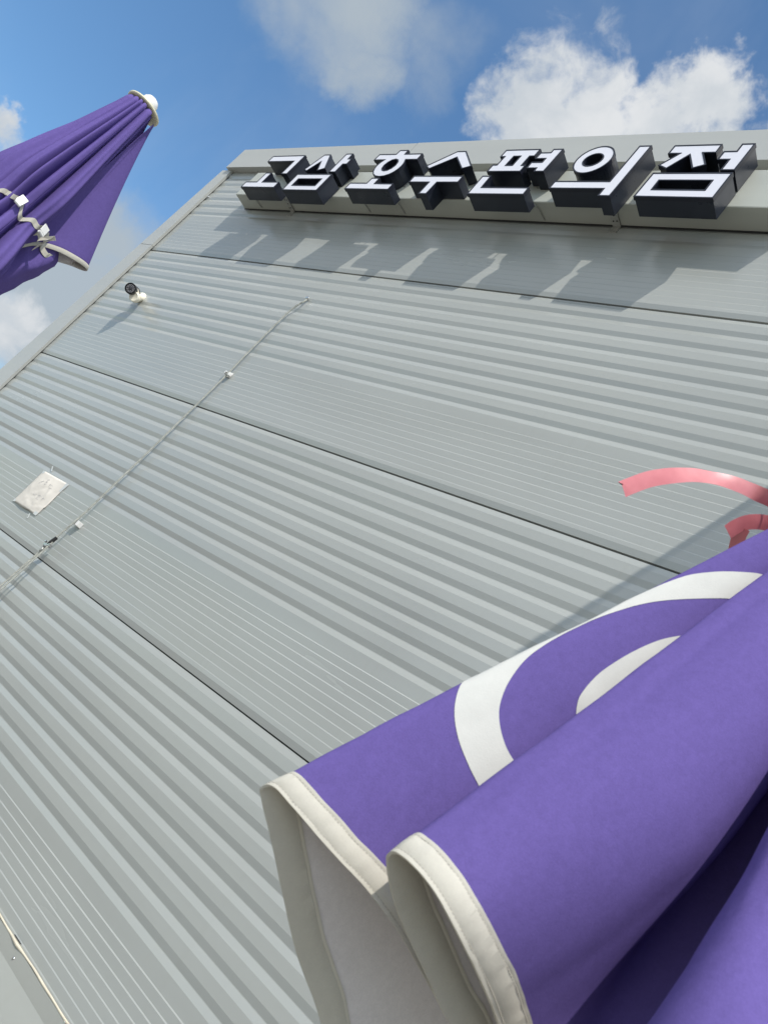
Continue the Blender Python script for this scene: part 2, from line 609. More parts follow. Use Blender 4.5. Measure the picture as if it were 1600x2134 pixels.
def trim(zb, zt, xo_b, xo_t, proud):
    y = -0.0205 - proud
    mb = MB()
    xi = 0.0 + proud * 0.5
    prof_t = [(xo_t, 0.25), (xo_t, y), (xi, y), (xi, -0.0040), (xi - 0.004, -0.0040), (xi - 0.004, y + 0.004), (xo_t + 0.004, y + 0.004), (xo_t + 0.004, 0.25)]
    prof_b = [(xo_b, 0.25), (xo_b, y), (xi, y), (xi, -0.0040), (xi - 0.004, -0.0040), (xi - 0.004, y + 0.004), (xo_b + 0.004, y + 0.004), (xo_b + 0.004, 0.25)]
    n = len(prof_t)
    k = [(x, yy, zb) for x, yy in prof_b] + [(x, yy, zt) for x, yy in prof_t]
    fs = [(i, (i + 1) % n, n + (i + 1) % n, n + i) for i in range(n)]
    fs += [(0, 1, 6, 7), (1, 2, 5, 6), (2, 3, 4, 5)]
    fs += [(n, n + 7, n + 6, n + 1), (n + 1, n + 6, n + 5, n + 2), (n + 2, n + 5, n + 4, n + 3)]
    mb.add(k, fs)
    return mb.build('corner_trim', M['trim'], bld)


trim(Z0 + 0.0200, Z0 + 0.8245, -0.150, -0.114, 0.0015)
trim(Z0 - 1.90, Z0 + 0.0192, -0.232, -0.155, 0.0)
trim(0.05, Z0 - 1.901, -0.24, -0.232, 0.0015)
MB().lathe((-0.006, -0.0065, Z0 + 0.785), (1, 0, 0), [(0, 0.0045), (0.006, 0.0045), (0.009, 0.002)], 10).build('screw', M['zinc'], bld)
MB().lathe((0.012, 0.001, Z0 + 0.555), (0.6, -1, 0), [(0, 0.006), (0.006, 0.006), (0.010, 0.003)], 10).build('screw', M['steel'], bld)

# base flashing, sealant bead and plinth
zf = Z0 - 2.9125
fl = extrude_x([(0.02, zf), (-0.0065, zf), (-0.0065, zf - 0.0455), (-0.030, zf - 0.145), (-0.034, zf - 0.150), (-0.034, zf - 0.19), (0.02, zf - 0.19)], -0.02, XR, 4)
fl.build('base_flashing', M['flash'], bld)
pts, rad = [], []
x = -0.02
while x < XR:
    wob = 0.0006 * math.sin(x * 21) + 0.0005 * math.sin(x * 47 + 1)
    bulge = 0.0022 * math.exp(-((x - 3.235) / 0.03) ** 2)
    pts.append((x, -0.0045 - 0.4 * bulge, zf + 0.0035 + wob - bulge))
    rad.append(0.0036 + 0.0004 * math.sin(x * 33 + 2) + bulge)
    x += 0.02
MB().tube(pts, rad, 8).build('sealant_bead', M['sealant'], bld, smooth=True)
MB().box((3.20, -0.0072, zf + 0.0100), (3.245, -0.0030, zf + 0.0113)).build('sealant_crack', M['rubber'], bld)
for x in (1.3, 2.28, 3.262, 4.24, 5.2):
    MB().lathe((x, -0.006, Z0 - 2.914 - 0.0235), (0, -1, 0), [(0, 0.0042), (0.002, 0.0042), (0.0035, 0.0026), (0.004, 0.0012)], 12).build('rivet', M['steel'], bld, smooth=True)
MB().box((-0.01, -0.012, 0.0), (XR, 0.02, zf - 0.192)).build('plinth', M['plinth'], bld)

# ------------------------------------------------------------------ shop sign: mounting box + seven channel letters
sign = thing('shop_sign', 'raised black and white hangul channel letters on grey box beam', 'sign', (2.3, 0, Z0 + 0.45))
BX0, BX1, BZ0, BZ1, BY = 0.571, 4.0, Z0 + 0.449, Z0 + 0.667, -0.11
sb = MB().box((BX0, BY, BZ0), (BX1, -0.0015, BZ1))
sb.build('mounting_box', M['box'], sign, bevel=0.002)
MB().box((BX0 + 0.004, BY + 0.001, BZ0 - 0.0022), (BX1 - 0.004, BY + 0.024, BZ0 - 0.0003)).build('box_flange', M['box'], sign)
MB().box((BX0 + 0.002, -0.006, BZ0 - 0.0045), (BX1, -0.0005, BZ0 - 0.0004)).build('box_gasket', M['rubber'], sign)
for xb, w in ((1.075, 0.019), (3.279, 0.019)):
    pl = MB().box((xb - w, -0.112, BZ0 - 0.0075), (xb + w, 0.0, BZ0 - 0.0028))
    pl.box((xb - w, -0.0040, BZ0 - 0.045), (xb + w, 0.0, BZ0 - 0.0076))
    br = pl.build('bracket', M['zinc'], sign, bevel=0.0008)
    for dx, yy in ((-0.008, -0.03), (0.009, -0.031), (0.0, -0.058), (-0.009, -0.085), (0.009, -0.084)):  # dark discs painted in place of the holes in the plate
        MB().lathe((xb + dx, yy, BZ0 - 0.0076), (0, 0, -1), [(0, 0.0036), (0.0016, 0.0036), (0.0022, 0.002)], 8).build('hole_disc', M['rubber'], br)
for xc in (0.766, 1.759, 2.023, 2.905):
    MB().tube([(xc - 0.012, -0.108, BZ0 - 0.055), (xc - 0.008, -0.10, BZ0 - 0.012), (xc, -0.075, BZ0 - 0.006), (xc + 0.006, -0.03, BZ0 - 0.004), (xc + 0.008, -0.015, BZ0 + 0.002)], 0.0026, 6).build('cable', M['zinc'], sign, smooth=True)


def offset_poly(poly, d):
    """inward offset (d>0 shrinks a counter-clockwise polygon)"""
    n = len(poly)
    area = sum(poly[i][0] * poly[(i + 1) % n][1] - poly[(i + 1) % n][0] * poly[i][1] for i in range(n))
    s = 1.0 if area > 0 else -1.0
    out = []
    for i in range(n):
        p0, p1, p2 = Vector(poly[i - 1]), Vector(poly[i]), Vector(poly[(i + 1) % n])
        a = (p1 - p0).normalized()
        c = (p2 - p1).normalized()
        na = Vector((-a.y, a.x)) * s
        nc = Vector((-c.y, c.x)) * s
        bis = na + nc
        if bis.length < 1e-4:
            out.append(tuple(p1 + na * d))
            continue
        bis.normalize()
        k = d / max(0.35, bis.dot(na))
        out.append(tuple(p1 + bis * k))
    return out


def ring_solid(mb, loops, y0, y1, front=True, back=False):
    """extruded outline; loops = [outer, hole...] in (x, z)"""
    bm = bmesh.new()
    edges = []
    for lp in loops:
        vs = [bm.verts.new((q[0], y0, q[1])) for q in lp]
        edges += [bm.edges.new((vs[i], vs[(i + 1) % len(vs)])) for i in range(len(vs))]
    bmesh.ops.triangle_fill(bm, edges=edges, use_beauty=True)
    bm.verts.index_update()
    if front:
        mb.add([v.co.copy() for v in bm.verts], [tuple(v.index for v in f.verts) for f in bm.faces])
    if back:
        mb.add([(v.co.x, y1, v.co.z) for v in bm.verts], [tuple(v.index for v in f.verts) for f in bm.faces])
    bm.free()
    for lp in loops:
        n = len(lp)
        mb.add([(q[0], y0, q[1]) for q in lp] + [(q[0], y1, q[1]) for q in lp],
               [(i, (i + 1) % n, n + (i + 1) % n, n + i) for i in range(n)])
    return mb


def ellipse(cx, cz, rx, rz, n=32):
    return [(cx + rx * math.cos(2 * math.pi * i / n), cz + rz * math.sin(2 * math.pi * i / n)) for i in range(n)]


# every jamo stroke group as an outline (x, height above the joint), traced block letters
GLYPHS = [
    [([(0.783, 0.637), (0.783, 0.694), (1.100, 0.694), (1.102, 0.516), (1.045, 0.516), (1.043, 0.637)], None),
     ([(0.782, 0.389), (0.779, 0.443), (0.890, 0.443), (0.890, 0.529), (0.946, 0.529), (0.948, 0.442), (1.110, 0.442), (1.112, 0.389)], None)],
    [([(1.224, 0.556), (1.275, 0.694), (1.330, 0.694), (1.402, 0.566), (1.350, 0.545), (1.304, 0.626), (1.257, 0.542)], None),
     ([(1.464, 0.531), (1.463, 0.697), (1.520, 0.697), (1.521, 0.652), (1.552, 0.650), (1.552, 0.600), (1.520, 0.600), (1.520, 0.531)], None),
     ([(1.212, 0.369), (1.208, 0.515), (1.515, 0.514), (1.519, 0.369)], [(1.263, 0.414), (1.261, 0.469), (1.464, 0.469), (1.466, 0.414)])],
    [([(1.742, 0.632), (1.743, 0.684), (1.872, 0.683), (1.875, 0.716), (1.938, 0.715), (1.940, 0.682), (2.066, 0.682), (2.068, 0.631), (1.986, 0.631),
       (1.997, 0.608), (2.001, 0.582), (1.997, 0.553), (1.985, 0.528), (1.966, 0.508), (1.938, 0.495), (1.906, 0.490), (1.873, 0.495), (1.846, 0.509),
       (1.825, 0.531), (1.812, 0.558), (1.807, 0.585), (1.811, 0.610), (1.822, 0.632)],
      [(1.871, 0.563), (1.865, 0.588), (1.871, 0.612), (1.886, 0.630), (1.906, 0.636), (1.927, 0.629), (1.942, 0.611), (1.947, 0.586), (1.940, 0.562), (1.925, 0.547), (1.905, 0.542), (1.886, 0.548)]),
     ([(1.734, 0.387), (1.734, 0.439), (1.864, 0.439), (1.866, 0.481), (1.926, 0.481), (1.928, 0.436), (2.066, 0.435), (2.066, 0.386)], None)],
    [([(2.174, 0.575), (2.296, 0.692), (2.353, 0.692), (2.478, 0.572), (2.427, 0.551), (2.326, 0.641), (2.211, 0.552)], None),
     ([(2.160, 0.446), (2.159, 0.498), (2.483, 0.497), (2.485, 0.447), (2.352, 0.446), (2.352, 0.358), (2.298, 0.358), (2.297, 0.446)], None)],
    [([(2.599, 0.638), (2.599, 0.692), (2.796, 0.692), (2.797, 0.638), (2.770, 0.638), (2.771, 0.575), (2.793, 0.575), (2.793, 0.527), (2.600, 0.527), (2.598, 0.580), (2.623, 0.580), (2.624, 0.638)],
      [(2.680, 0.576), (2.680, 0.639), (2.715, 0.639), (2.715, 0.576)]),
     ([(2.868, 0.689), (2.922, 0.689), (2.921, 0.526), (2.866, 0.526), (2.864, 0.550), (2.810, 0.550), (2.809, 0.596), (2.867, 0.596), (2.867, 0.618), (2.812, 0.618), (2.814, 0.665), (2.868, 0.665)], None),
     ([(2.604, 0.363), (2.599, 0.497), (2.651, 0.497), (2.656, 0.415), (2.920, 0.416), (2.922, 0.366)], None)],
    [(ellipse(3.125, 0.606, 0.0865, 0.094, 36), ellipse(3.123, 0.605, 0.0405, 0.040, 28)),
     ([(3.024, 0.410), (3.024, 0.461), (3.289, 0.462), (3.290, 0.695), (3.347, 0.695), (3.346, 0.366), (3.289, 0.366), (3.289, 0.411)], None)],
    [([(3.448, 0.636), (3.449, 0.691), (3.647, 0.691), (3.648, 0.637), (3.598, 0.637), (3.646, 0.563), (3.599, 0.540), (3.545, 0.624), (3.493, 0.539), (3.447, 0.562), (3.496, 0.635)], None),
     ([(3.717, 0.528), (3.718, 0.592), (3.673, 0.592), (3.674, 0.646), (3.723, 0.646), (3.723, 0.690), (3.775, 0.690), (3.773, 0.528)], None),
     ([(3.450, 0.366), (3.452, 0.515), (3.774, 0.515), (3.773, 0.365)], [(3.506, 0.414), (3.505, 0.466), (3.716, 0.466), (3.716, 0.414)])],
]
YF = -0.205
for gl in GLYPHS:
    body, rim, face = MB(), MB(), MB()
    for outer, hole in gl:
        o = [(x, z + Z0) for x, z in outer]
        h = [(x, z + Z0) for x, z in hole] if hole else None
        oi = offset_poly(o, 0.0028)
        hi = offset_poly(h, -0.0028) if h else None
        ring_solid(body, [oi] + ([hi] if hi else []), YF + 0.006, -0.1125, True, True)
        # retaining rim, slightly proud of the returns, open at the front
        of_ = offset_poly(o, 0.0058)
        hf = offset_poly(h, -0.0058) if h else None
        for a, c in ((o, of_),) + (((h, hf),) if h else ()):
            n = len(a)
            vs = [(q[0], YF, q[1]) for q in a] + [(q[0], YF, q[1]) for q in c] + [(q[0], YF + 0.018, q[1]) for q in a] + [(q[0], YF + 0.0055, q[1]) for q in c]
            aa = oi if a is o else hi
            vs += [(q[0], YF + 0.018, q[1]) for q in aa]
            fs = []
            for i in range(n):
                j = (i + 1) % n
                fs += [(i, j, n + j, n + i), (i, 2 * n + i, 2 * n + j, j), (n + i, n + j, 3 * n + j, 3 * n + i), (2 * n + i, 4 * n + i, 4 * n + j, 2 * n + j)]
            rim.add(vs, fs)
        ring_solid(face, [offset_poly(o, 0.0063)] + ([offset_poly(h, -0.0063)] if h else []), YF + 0.0016, YF + 0.0050, True, False)
    lb = body.build('letter', M['navy'], sign)
    rim.build('letter_rim', M['rim'], lb)
    face.build('letter_face', M['acrylic'], lb)
    # stand-off studs between letter and box are hidden; two small fixing tabs
    xs = [q[0] for o, h in gl for q in o]
    for xx in (min(xs) + 0.07, max(xs) - 0.07):
        MB().box((xx - 0.01, -0.1126, Z0 + 0.54), (xx + 0.01, -0.1095, Z0 + 0.57)).build('fixing_tab', M['zinc'], lb)

# ------------------------------------------------------------------ invented mesh banner out of frame, added to half shade the wall
ps = thing('shade_banner', 'unseen white mesh banner on two arms, invented to shade the wall', 'banner', (4.86, -0.4, Z0 - 0.5))
SX0 = 4.742
MB().box((SX0 + 0.06, -0.78, Z0 - 0.52), (SX0 + 0.0612, -0.10, Z0 + 0.143)).build('shade_banner_cloth', M['mesh'], ps)
fr = MB()
fr.box((SX0 + 0.052, -0.79, Z0 + 0.135), (SX0 + 0.070, 0.0, Z0 + 0.150)).build('frame_rail', M['navy'], ps)
MB().box((SX0 + 0.052, -0.79, Z0 - 0.535), (SX0 + 0.070, 0.0, Z0 - 0.520)).build('frame_rail', M['navy'], ps)

# ------------------------------------------------------------------ security camera
cc = thing('security_camera', 'small bullet security camera with black ringed front on cream wall bracket', 'camera', (0.47, 0, Z0 - 0.43))
MB().lathe((0.462, 0.0005, Z0 - 0.425), (0, -1, 0), [(0, 0.036), (0.012, 0.036), (0.020, 0.031), (0.028, 0.022)], 24).build('base', M['cream'], cc, smooth=True, auto=40)
k1 = Vector((0.486, -0.018, Z0 - 0.437))
k2 = Vector((0.548, -0.060, Z0 - 0.476))
ar = MB().tube([k1, k1.lerp(k2, 0.5), k2], [0.021, 0.023, 0.026], 14)
dr = (CAM - k2).normalized()
ar.lathe(k2 - dr * 0.014 + Vector((0, 0, -0.004)), (0.55, -0.75, -0.35), [(-0.006, 0.024), (0, 0.030), (0.026, 0.031), (0.030, 0.026), (0.027, 0.014)], 20)
ar.build('arm', M['cream'], cc, smooth=True, auto=40)
nk = MB().obox(Vector((0.531, -0.078, Z0 - 0.458)), (0.012, 0.004, 0.006), (0.004, -0.014, 0.004), (-0.006, 0.0, 0.018))
nk.build('neck', M['cream'], cc, bevel=0.002)
front = Vector((0.545, -0.122, Z0 - 0.469))
ax = Vector((0.70, -0.64, -0.32)).normalized()
MB().lathe(front, -ax, [(0.0, 0.0285), (0.004, 0.0315), (0.012, 0.032), (0.06, 0.032), (0.085, 0.028), (0.092, 0.018)], 28).build('housing', M['black'], cc, smooth=True, auto=35)
MB().lathe(front + ax * 0.0006, -ax, [(0.0, 0.027), (0.001, 0.0275)], 28).build('front_plate', M['glass'], cc)
u = ax.orthogonal().normalized()
w = ax.cross(u)
lens = MB().lathe(front + ax * 0.0038, -ax, [(0, 0.004), (0.0008, 0.0075), (0.004, 0.0082)], 16)
lens.build('lens', M['glass'], cc, smooth=True)
led = MB()
for rr, n in ((0.0145, 8), (0.0215, 14)):
    for j in range(n):
        a = 2 * math.pi * (j + 0.3) / n
        led.lathe(front + ax * 0.0022 + (u * math.cos(a) + w * math.sin(a)) * rr, -ax, [(0, 0.0012), (0.0006, 0.0022), (0.002, 0.0026)], 7)
led.build('led_ring', M['led'], cc, smooth=True)
hood = MB()
rows = []
for d in (-0.004, 0.05, 0.088):
    rows.append([front - ax * d + (u * math.cos(a) + w * math.sin(a)) * 0.0335 for a in [math.radians(q) for q in range(0, 361, 15)]])
hood.grid(rows).build('hood', M['black'], cc, smooth=True)
MB().tube([front - ax * 0.09, front - ax * 0.105 + Vector((-0.01, 0.02, 0)), Vector((0.47, -0.012, Z0 - 0.405)), Vector((0.455, 0.002, Z0 - 0.40))], 0.003, 6).build('cable', M['cream'], cc, smooth=True)

# ------------------------------------------------------------------ rope with bolt, clips, clamp
ROPE = [(1.8947, -0.006, 3.2656), (1.8990, -0.015, 3.2400), (1.887, -0.018, 3.2139), (1.8655, -0.017, 3.1543), (1.8535, -0.0145, 3.0123), (1.8480, -0.013, 2.8691),
        (1.8460, -0.012, 2.709), (1.8450, -0.014, 2.5868), (1.8420, -0.016, 2.4776), (1.8385, -0.019, 2.3259), (1.8320, -0.022, 2.136), (1.8220, -0.026, 1.9286),
        (1.8170, -0.028, 1.8055), (1.8070, -0.032, 1.6954), (1.7960, -0.035, 1.6178), (1.7910, -0.038, 1.5629), (1.7850, -0.045, 1.4546), (1.7753, -0.055, 1.299),
        (1.7611, -0.07, 1.0996), (1.7319, -0.09, 0.8146), (1.71, -0.10, 0.60), (1.69, -0.10, 0.25), (1.66, -0.10, 0.012)]
TAIL = [(1.8178, -0.045, 1.5827), (1.8172, -0.047, 1.5498), (1.8210, -0.055, 1.4474), (1.8150, -0.064, 1.2904), (1.8050, -0.08, 1.0882), (1.779, -0.10, 0.8068), (1.76, -0.11, 0.6), (1.74, -0.11, 0.25), (1.75, -0.11, 0.012)]


def spline(P, step):
    P = [Vector(q) for q in P]
    out = []
    for i in range(len(P) - 1):
        p0, p1, p2, p3 = P[max(i - 1, 0)], P[i], P[i + 1], P[min(i + 2, len(P) - 1)]
        n = max(1, int((p2 - p1).length / step))
        for k in range(n):
            s = k / n
            out.append(0.5 * ((2 * p1) + (p2 - p0) * s + (2 * p0 - 5 * p1 + 4 * p2 - p3) * s * s + (3 * p1 - p0 - 3 * p2 + p3) * s ** 3))
    out.append(P[-1])
    return out


def strands(path, parent, nst=3, off=0.0026, rad=0.0024, pitch=0.024):
    path = spline(path, 0.0035)
    acc = 0.0
    frames = []
    up = Vector((0, -1, 0))
    for i, q in enumerate(path):
        d = (path[min(i + 1, len(path) - 1)] - path[max(i - 1, 0)]).normalized()
        up = (up - d * up.dot(d)).normalized()
        if i:
            acc += (q - path[i - 1]).length
        frames.append((q, up.copy(), d.cross(up), acc))
    for s in range(nst):
        pts = []
        for q, a, b2, L in frames:
            th = 2 * math.pi * (L / pitch + s / nst)
            pts.append(q + off * (math.cos(th) * a + math.sin(th) * b2))
        MB().tube(pts, rad, 6).build('strand', M['rope'], parent, smooth=True)


rope = thing('rope', 'pale twisted rope hanging slack down the ribbed wall', 'rope', (1.85, 0, 2.5))
strands(ROPE, rope)
strands(TAIL, rope, off=0.0023, rad=0.0021, pitch=0.022)
tp = MB().tube([(1.8068, -0.046, 1.562), (1.8128, -0.046, 1.585), (1.8190, -0.045, 1.607)], [0.0085, 0.0092, 0.0080], 10)
tp.build('taped_end', M['tape'], rope, smooth=True, auto=50)
cl = MB()
cl.obox((1.8035, -0.043, 1.5585), (0.017, 0.002, 0.004), (0, 0.010, 0), (0.001, 0, 0.006))
cl.tube([(1.789, -0.054, 1.566), (1.789, -0.030, 1.566), (1.797, -0.024, 1.566)], 0.0032, 7)
cl.tube([(1.813, -0.056, 1.552), (1.813, -0.030, 1.552), (1.806, -0.024, 1.553)], 0.0032, 7)
cl.lathe((1.8145, -0.056, 1.551), (0, -1, 0), [(0, 0.006), (0.005, 0.006), (0.006, 0.004)], 6)
cl.lathe((1.789, -0.054, 1.566), (0, -1, 0), [(0, 0.006), (0.005, 0.006), (0.006, 0.004)], 6)
cl.build('wire_clamp', M['steel'], rope)
MB().tube([(1.786, -0.041, 1.548), (1.790, -0.042, 1.532), (1.797, -0.044, 1.520)], 0.0078, 8).build('wrapping', M['zinc'], rope, smooth=True)

eb = MB().lathe((1.8925, 0.002, 3.2725), (0, -1, 0), [(0, 0.0055), (0.006, 0.0055), (0.008, 0.0095), (0.013, 0.0105), (0.018, 0.0085), (0.020, 0.004)], 14)
eb = eb.build('anchor_bolt', M['steel'], None, smooth=True, auto=40)
tag(eb, 'shiny round bolt head the rope hangs from at its top end', 'bolt')

c1 = thing('rope_clip', 'pale saddle clip gripping the rope halfway down, beside the upper panel joint', 'clip', (1.835, 0, 2.709), 'clips holding the rope')
MB().box((1.822, -0.004, 2.694), (1.868, 0.0, 2.724)).build('plate', M['whiteplastic'], c1, bevel=0.001)
MB().obox((1.8265, -0.011, 2.7105), (0.0065, 0, 0), (0, 0.0075, 0), (0, 0, 0.0085)).build('lug', M['whiteplastic'], c1, bevel=0.0025)
MB().obox((1.8645, -0.012, 2.7055), (0.0070, 0, 0.001), (0, 0.0085, 0), (-0.001, 0, 0.0095)).build('lug', M['whiteplastic'], c1, bevel=0.0025)
MB().tube([(1.829, -0.010, 2.709), (1.836, -0.0195, 2.709), (1.846, -0.0225, 2.708), (1.856, -0.0195, 2.707), (1.862, -0.010, 2.706)], 0.003, 6).build('saddle', M['zinc'], c1, smooth=True)
c2_ = thing('rope_clip', 'white block clip sticking out beside the paper notice under the rope', 'clip', (1.80, 0, 1.714), 'clips holding the rope')
MB().box((1.7905, -0.026, 1.7005), (1.8065, -0.0005, 1.7255)).build('jaw', M['whiteplastic'], c2_, bevel=0.0015)
MB().box((1.8125, -0.026, 1.7005), (1.8315, -0.0005, 1.7255)).build('jaw', M['whiteplastic'], c2_, bevel=0.0015)
MB().box((1.8066, -0.022, 1.7025), (1.8124, -0.0005, 1.7235)).build('screw_bridge', M['zinc'], c2_)

# ------------------------------------------------------------------ paper notice
pn = thing('paper_notice', 'crumpled white paper notice with faint handwriting taped flat to the wall', 'notice', (1.32, 0, 1.74))
P00, P10, P11, P01 = Vector((1.1788, 0, 1.8484)), Vector((1.4699, 0, 1.8506)), Vector((1.4564, 0, 1.6415)), Vector((1.1724, 0, 1.6373))


def paper_pt(u_, v_, lift=0.0):
    q = P00.lerp(P10, u_).lerp(P01.lerp(P11, u_), v_)
    e = min(u_, 1 - u_) * min(v_, 1 - v_) * 4
    n1 = mnoise.noise(Vector((u_ * 3.1, v_ * 2.7, 3.3)))
    n2 = abs(mnoise.noise(Vector((u_ * 7 + v_ * 3, v_ * 6 - u_ * 2, 1.7))))
    crease = 0.0035 * math.exp(-((v_ - 0.86 - 0.10 * math.sin(u_ * 4)) / 0.03) ** 2) * u_ + 0.003 * math.exp(-((u_ + v_ * 0.25 - 0.93) / 0.025) ** 2)
    h = 0.0022 + 0.006 * min(1, e * 2.5) + 0.004 * n1 * min(1, e * 3) + 0.005 * n2 * min(1, e * 4) + crease + 0.006 * (v_ ** 3) * math.sin(u_ * 3.1)
    wob = 0.0025 * math.sin(v_ * 9 + 2) * (u_ > 0.97)
    return Vector((q.x + wob, -max(h, 0.0018) - lift, q.z + 0.0015 * math.sin(u_ * 11) * (v_ > 0.97)))


rows = [[paper_pt(i / 30, j / 22) for i in range(31)] for j in range(23)]
sh = MB().grid(rows).build('sheet', M['paper'], pn, smooth=True)
sd = sh.modifiers.new('thickness', 'SOLIDIFY')
sd.thickness = 0.0004
STROKES = [[(1.2561, 1.7898), (1.278, 1.8005)], [(1.2488, 1.7775), (1.2598, 1.7845)], [(1.2926, 1.8152), (1.3107, 1.8213)], [(1.3034, 1.7993), (1.3142, 1.8062)],
           [(1.2998, 1.7882), (1.3178, 1.7911)], [(1.3464, 1.8009), (1.3783, 1.8021)], [(1.3641, 1.7843), (1.3922, 1.7876)], [(1.2924, 1.7305), (1.300, 1.7186), (1.318, 1.7200), (1.321, 1.7276)],
           [(1.3389, 1.7274), (1.3601, 1.7316), (1.3777, 1.7282)], [(1.3459, 1.7138), (1.353, 1.7227), (1.3706, 1.7225)], [(1.3951, 1.7248), (1.4125, 1.7278)], [(1.3458, 1.7074), (1.367, 1.7085)],
           [(1.362, 1.7316), (1.361, 1.712)], [(1.40, 1.735), (1.4005, 1.715)], [(1.30, 1.822), (1.3005, 1.803)], [(1.352, 1.806), (1.3515, 1.788)], [(1.268, 1.802), (1.2675, 1.782)]]
for s in STROKES:
    ink = MB()
    pts = []
    for i in range(len(s) - 1):
        for k in range(5):
            f_ = k / 4
            x, z = s[i][0] * (1 - f_) + s[i + 1][0] * f_, s[i][1] * (1 - f_) + s[i + 1][1] * f_
            q = paper_pt((x - 1.1755) / 0.289, (1.8495 - z) / 0.21, 0.0004)
            pts.append((x, q.y, z))
    ink.tube(pts, 0.0007, 4)
    ink.build('pen_stroke', M['ink'], pn)
for a, c in (((1.212, 1.890), (1.2418, 1.864)), ((1.3920, 1.6345), (1.4111, 1.6078))):
    a, c = Vector((a[0], -0.0016, a[1])), Vector((c[0], -0.0016, c[1]))
    d = (c - a).normalized()
    s = Vector((-d.z, 0, d.x)) * 0.004
    MB().obox((a + c) / 2, (c - a) / 2, s, (0, 0.0003, 0)).build('tape', M['cleartape'], pn)
for (ua, ub, va, vb) in ((0.0, 0.085, 0.93, 1.0), (0.93, 1.0, 0.0, 0.25), (0.88, 1.0, 0.92, 1.0), (0.0, 0.07, 0.0, 0.07)):
    rows = [[paper_pt(ua + (ub - ua) * i / 4, va + (vb - va) * j / 4, 0.0006) for i in range(5)] for j in range(5)]
    MB().grid(rows).build('tape', M['cleartape'], pn, smooth=True)

# ------------------------------------------------------------------ parasols
HEM = [[4.7821, -0.7479, 1.0841], [4.7135, -0.9202, 1.2065], [4.6826, -1.0039, 1.2536], [4.663, -1.0755, 1.2998], [4.6414, -1.1421, 1.3468], [4.631, -1.1786, 1.3701], [4.6298, -1.1954, 1.3811], [4.6393, -1.2017, 1.3897], [4.6539, -1.2001, 1.3923], [4.6743, -1.1929, 1.3893], [4.7066, -1.1751, 1.3833], [4.7423, -1.1506, 1.3766], [4.774, -1.1231, 1.3711], [4.8101, -1.0803, 1.3584], [4.8473, -1.0241, 1.3355], [4.8798, -0.9729, 1.3131], [4.9111, -0.9291, 1.2878], [4.9338, -0.9251, 1.2805], [4.9342, -0.9586, 1.289], [4.9116, -1.0155, 1.3129], [4.8961, -1.0434, 1.3227], [4.87, -1.092, 1.3473], [4.8535, -1.1234, 1.3623], [4.8391, -1.1586, 1.3803], [4.8303, -1.1963, 1.4031], [4.8326, -1.2099, 1.4116], [4.8414, -1.2175, 1.418], [4.8569, -1.2189, 1.4195], [4.8785, -1.2182, 1.4172], [4.9045, -1.2108, 1.4098], [4.9276, -1.1883, 1.3963], [4.9434, -1.1505, 1.382], [4.9525, -1.104, 1.3666], [4.9575, -1.0532, 1.3493], [4.9754, -0.9896, 1.3231], [5.0088, -0.9459, 1.296], [5.0496, -0.9386, 1.2893], [5.0993, -0.9686, 1.3173], [5.1246, -1.0414, 1.3356], [5.123, -1.1134, 1.3414], [5.1058, -1.1649, 1.3335], [5.1015, -1.2031, 1.3252], [5.1175, -1.2417, 1.3205], [5.1408, -1.2721, 1.3175], [5.1657, -1.2881, 1.3159], [5.1923, -1.2937, 1.3153], [5.2225, -1.2861, 1.3169], [5.2576, -1.2527, 1.3221], [5.3236, -1.0816, 1.364], [5.3643, -0.9583, 1.374], [5.3236, -0.8228, 1.354], [5.1718, -0.7663, 1.314], [5.1457, -0.7171, 1.314], [5.1903, -0.5398, 1.364], [5.0796, -0.4773, 1.364], [4.9769, -0.6348, 1.314], [4.8317, -0.5084, 1.364], [4.743, -0.5672, 1.364], [4.8106, -0.7347, 1.314], [4.7543, -0.7645, 1.244]]
TN = Vector((4.9838, -0.8347, 2.4))


def catmull_closed(P, n):
    P = [Vector(q) for q in P]
    N = len(P)
    out = []
    for i in range(N):
        p0, p1, p2, p3 = P[(i - 1) % N], P[i], P[(i + 1) % N], P[(i + 2) % N]
        t0 = 0.0
        t1 = (p1 - p0).length ** .5
        t2 = t1 + (p2 - p1).length ** .5
        t3 = t2 + (p3 - p2).length ** .5
        for k in range(n):
            s = t1 + (t2 - t1) * k / n
            A1 = p0 * ((t1 - s) / (t1 - t0)) + p1 * ((s - t0) / (t1 - t0))
            A2 = p1 * ((t2 - s) / (t2 - t1)) + p2 * ((s - t1) / (t2 - t1))
            A3 = p2 * ((t3 - s) / (t3 - t2)) + p3 * ((s - t2) / (t3 - t2))
            B1 = A1 * ((t2 - s) / (t2 - t0)) + A2 * ((s - t0) / (t2 - t0))
            B2 = A2 * ((t3 - s) / (t3 - t1)) + A3 * ((s - t1) / (t3 - t1))
            out.append(B1 * ((t2 - s) / (t2 - t1)) + B2 * ((s - t1) / (t2 - t1)))
    return out


hem = catmull_closed(HEM, 6)
NH = len(hem)
hd = [(h - TN) for h in hem]
hrho = [d.length for d in hd]
hu = [d.normalized() for d in hd]
psi = [0.0]
for i in range(NH):
    psi.append(psi[-1] + hu[i].angle(hu[(i + 1) % NH]))


def wrinkle(rho, i_f):
    a = 0.0028 * mnoise.noise(Vector((rho * 5.0, i_f * 0.045, 0.3))) + 0.0013 * mnoise.noise(Vector((rho * 14.0, i_f * 0.10, 5.1))) + 0.0007 * mnoise.noise(Vector((rho * 34.0, i_f * 0.22, 2.7)))
    return a * min(1.0, rho * 1.5)


def sstep(a, b, x):
    x = max(0.0, min(1.0, (x - a) / (b - a)))
    return x * x * (3 - 2 * x)


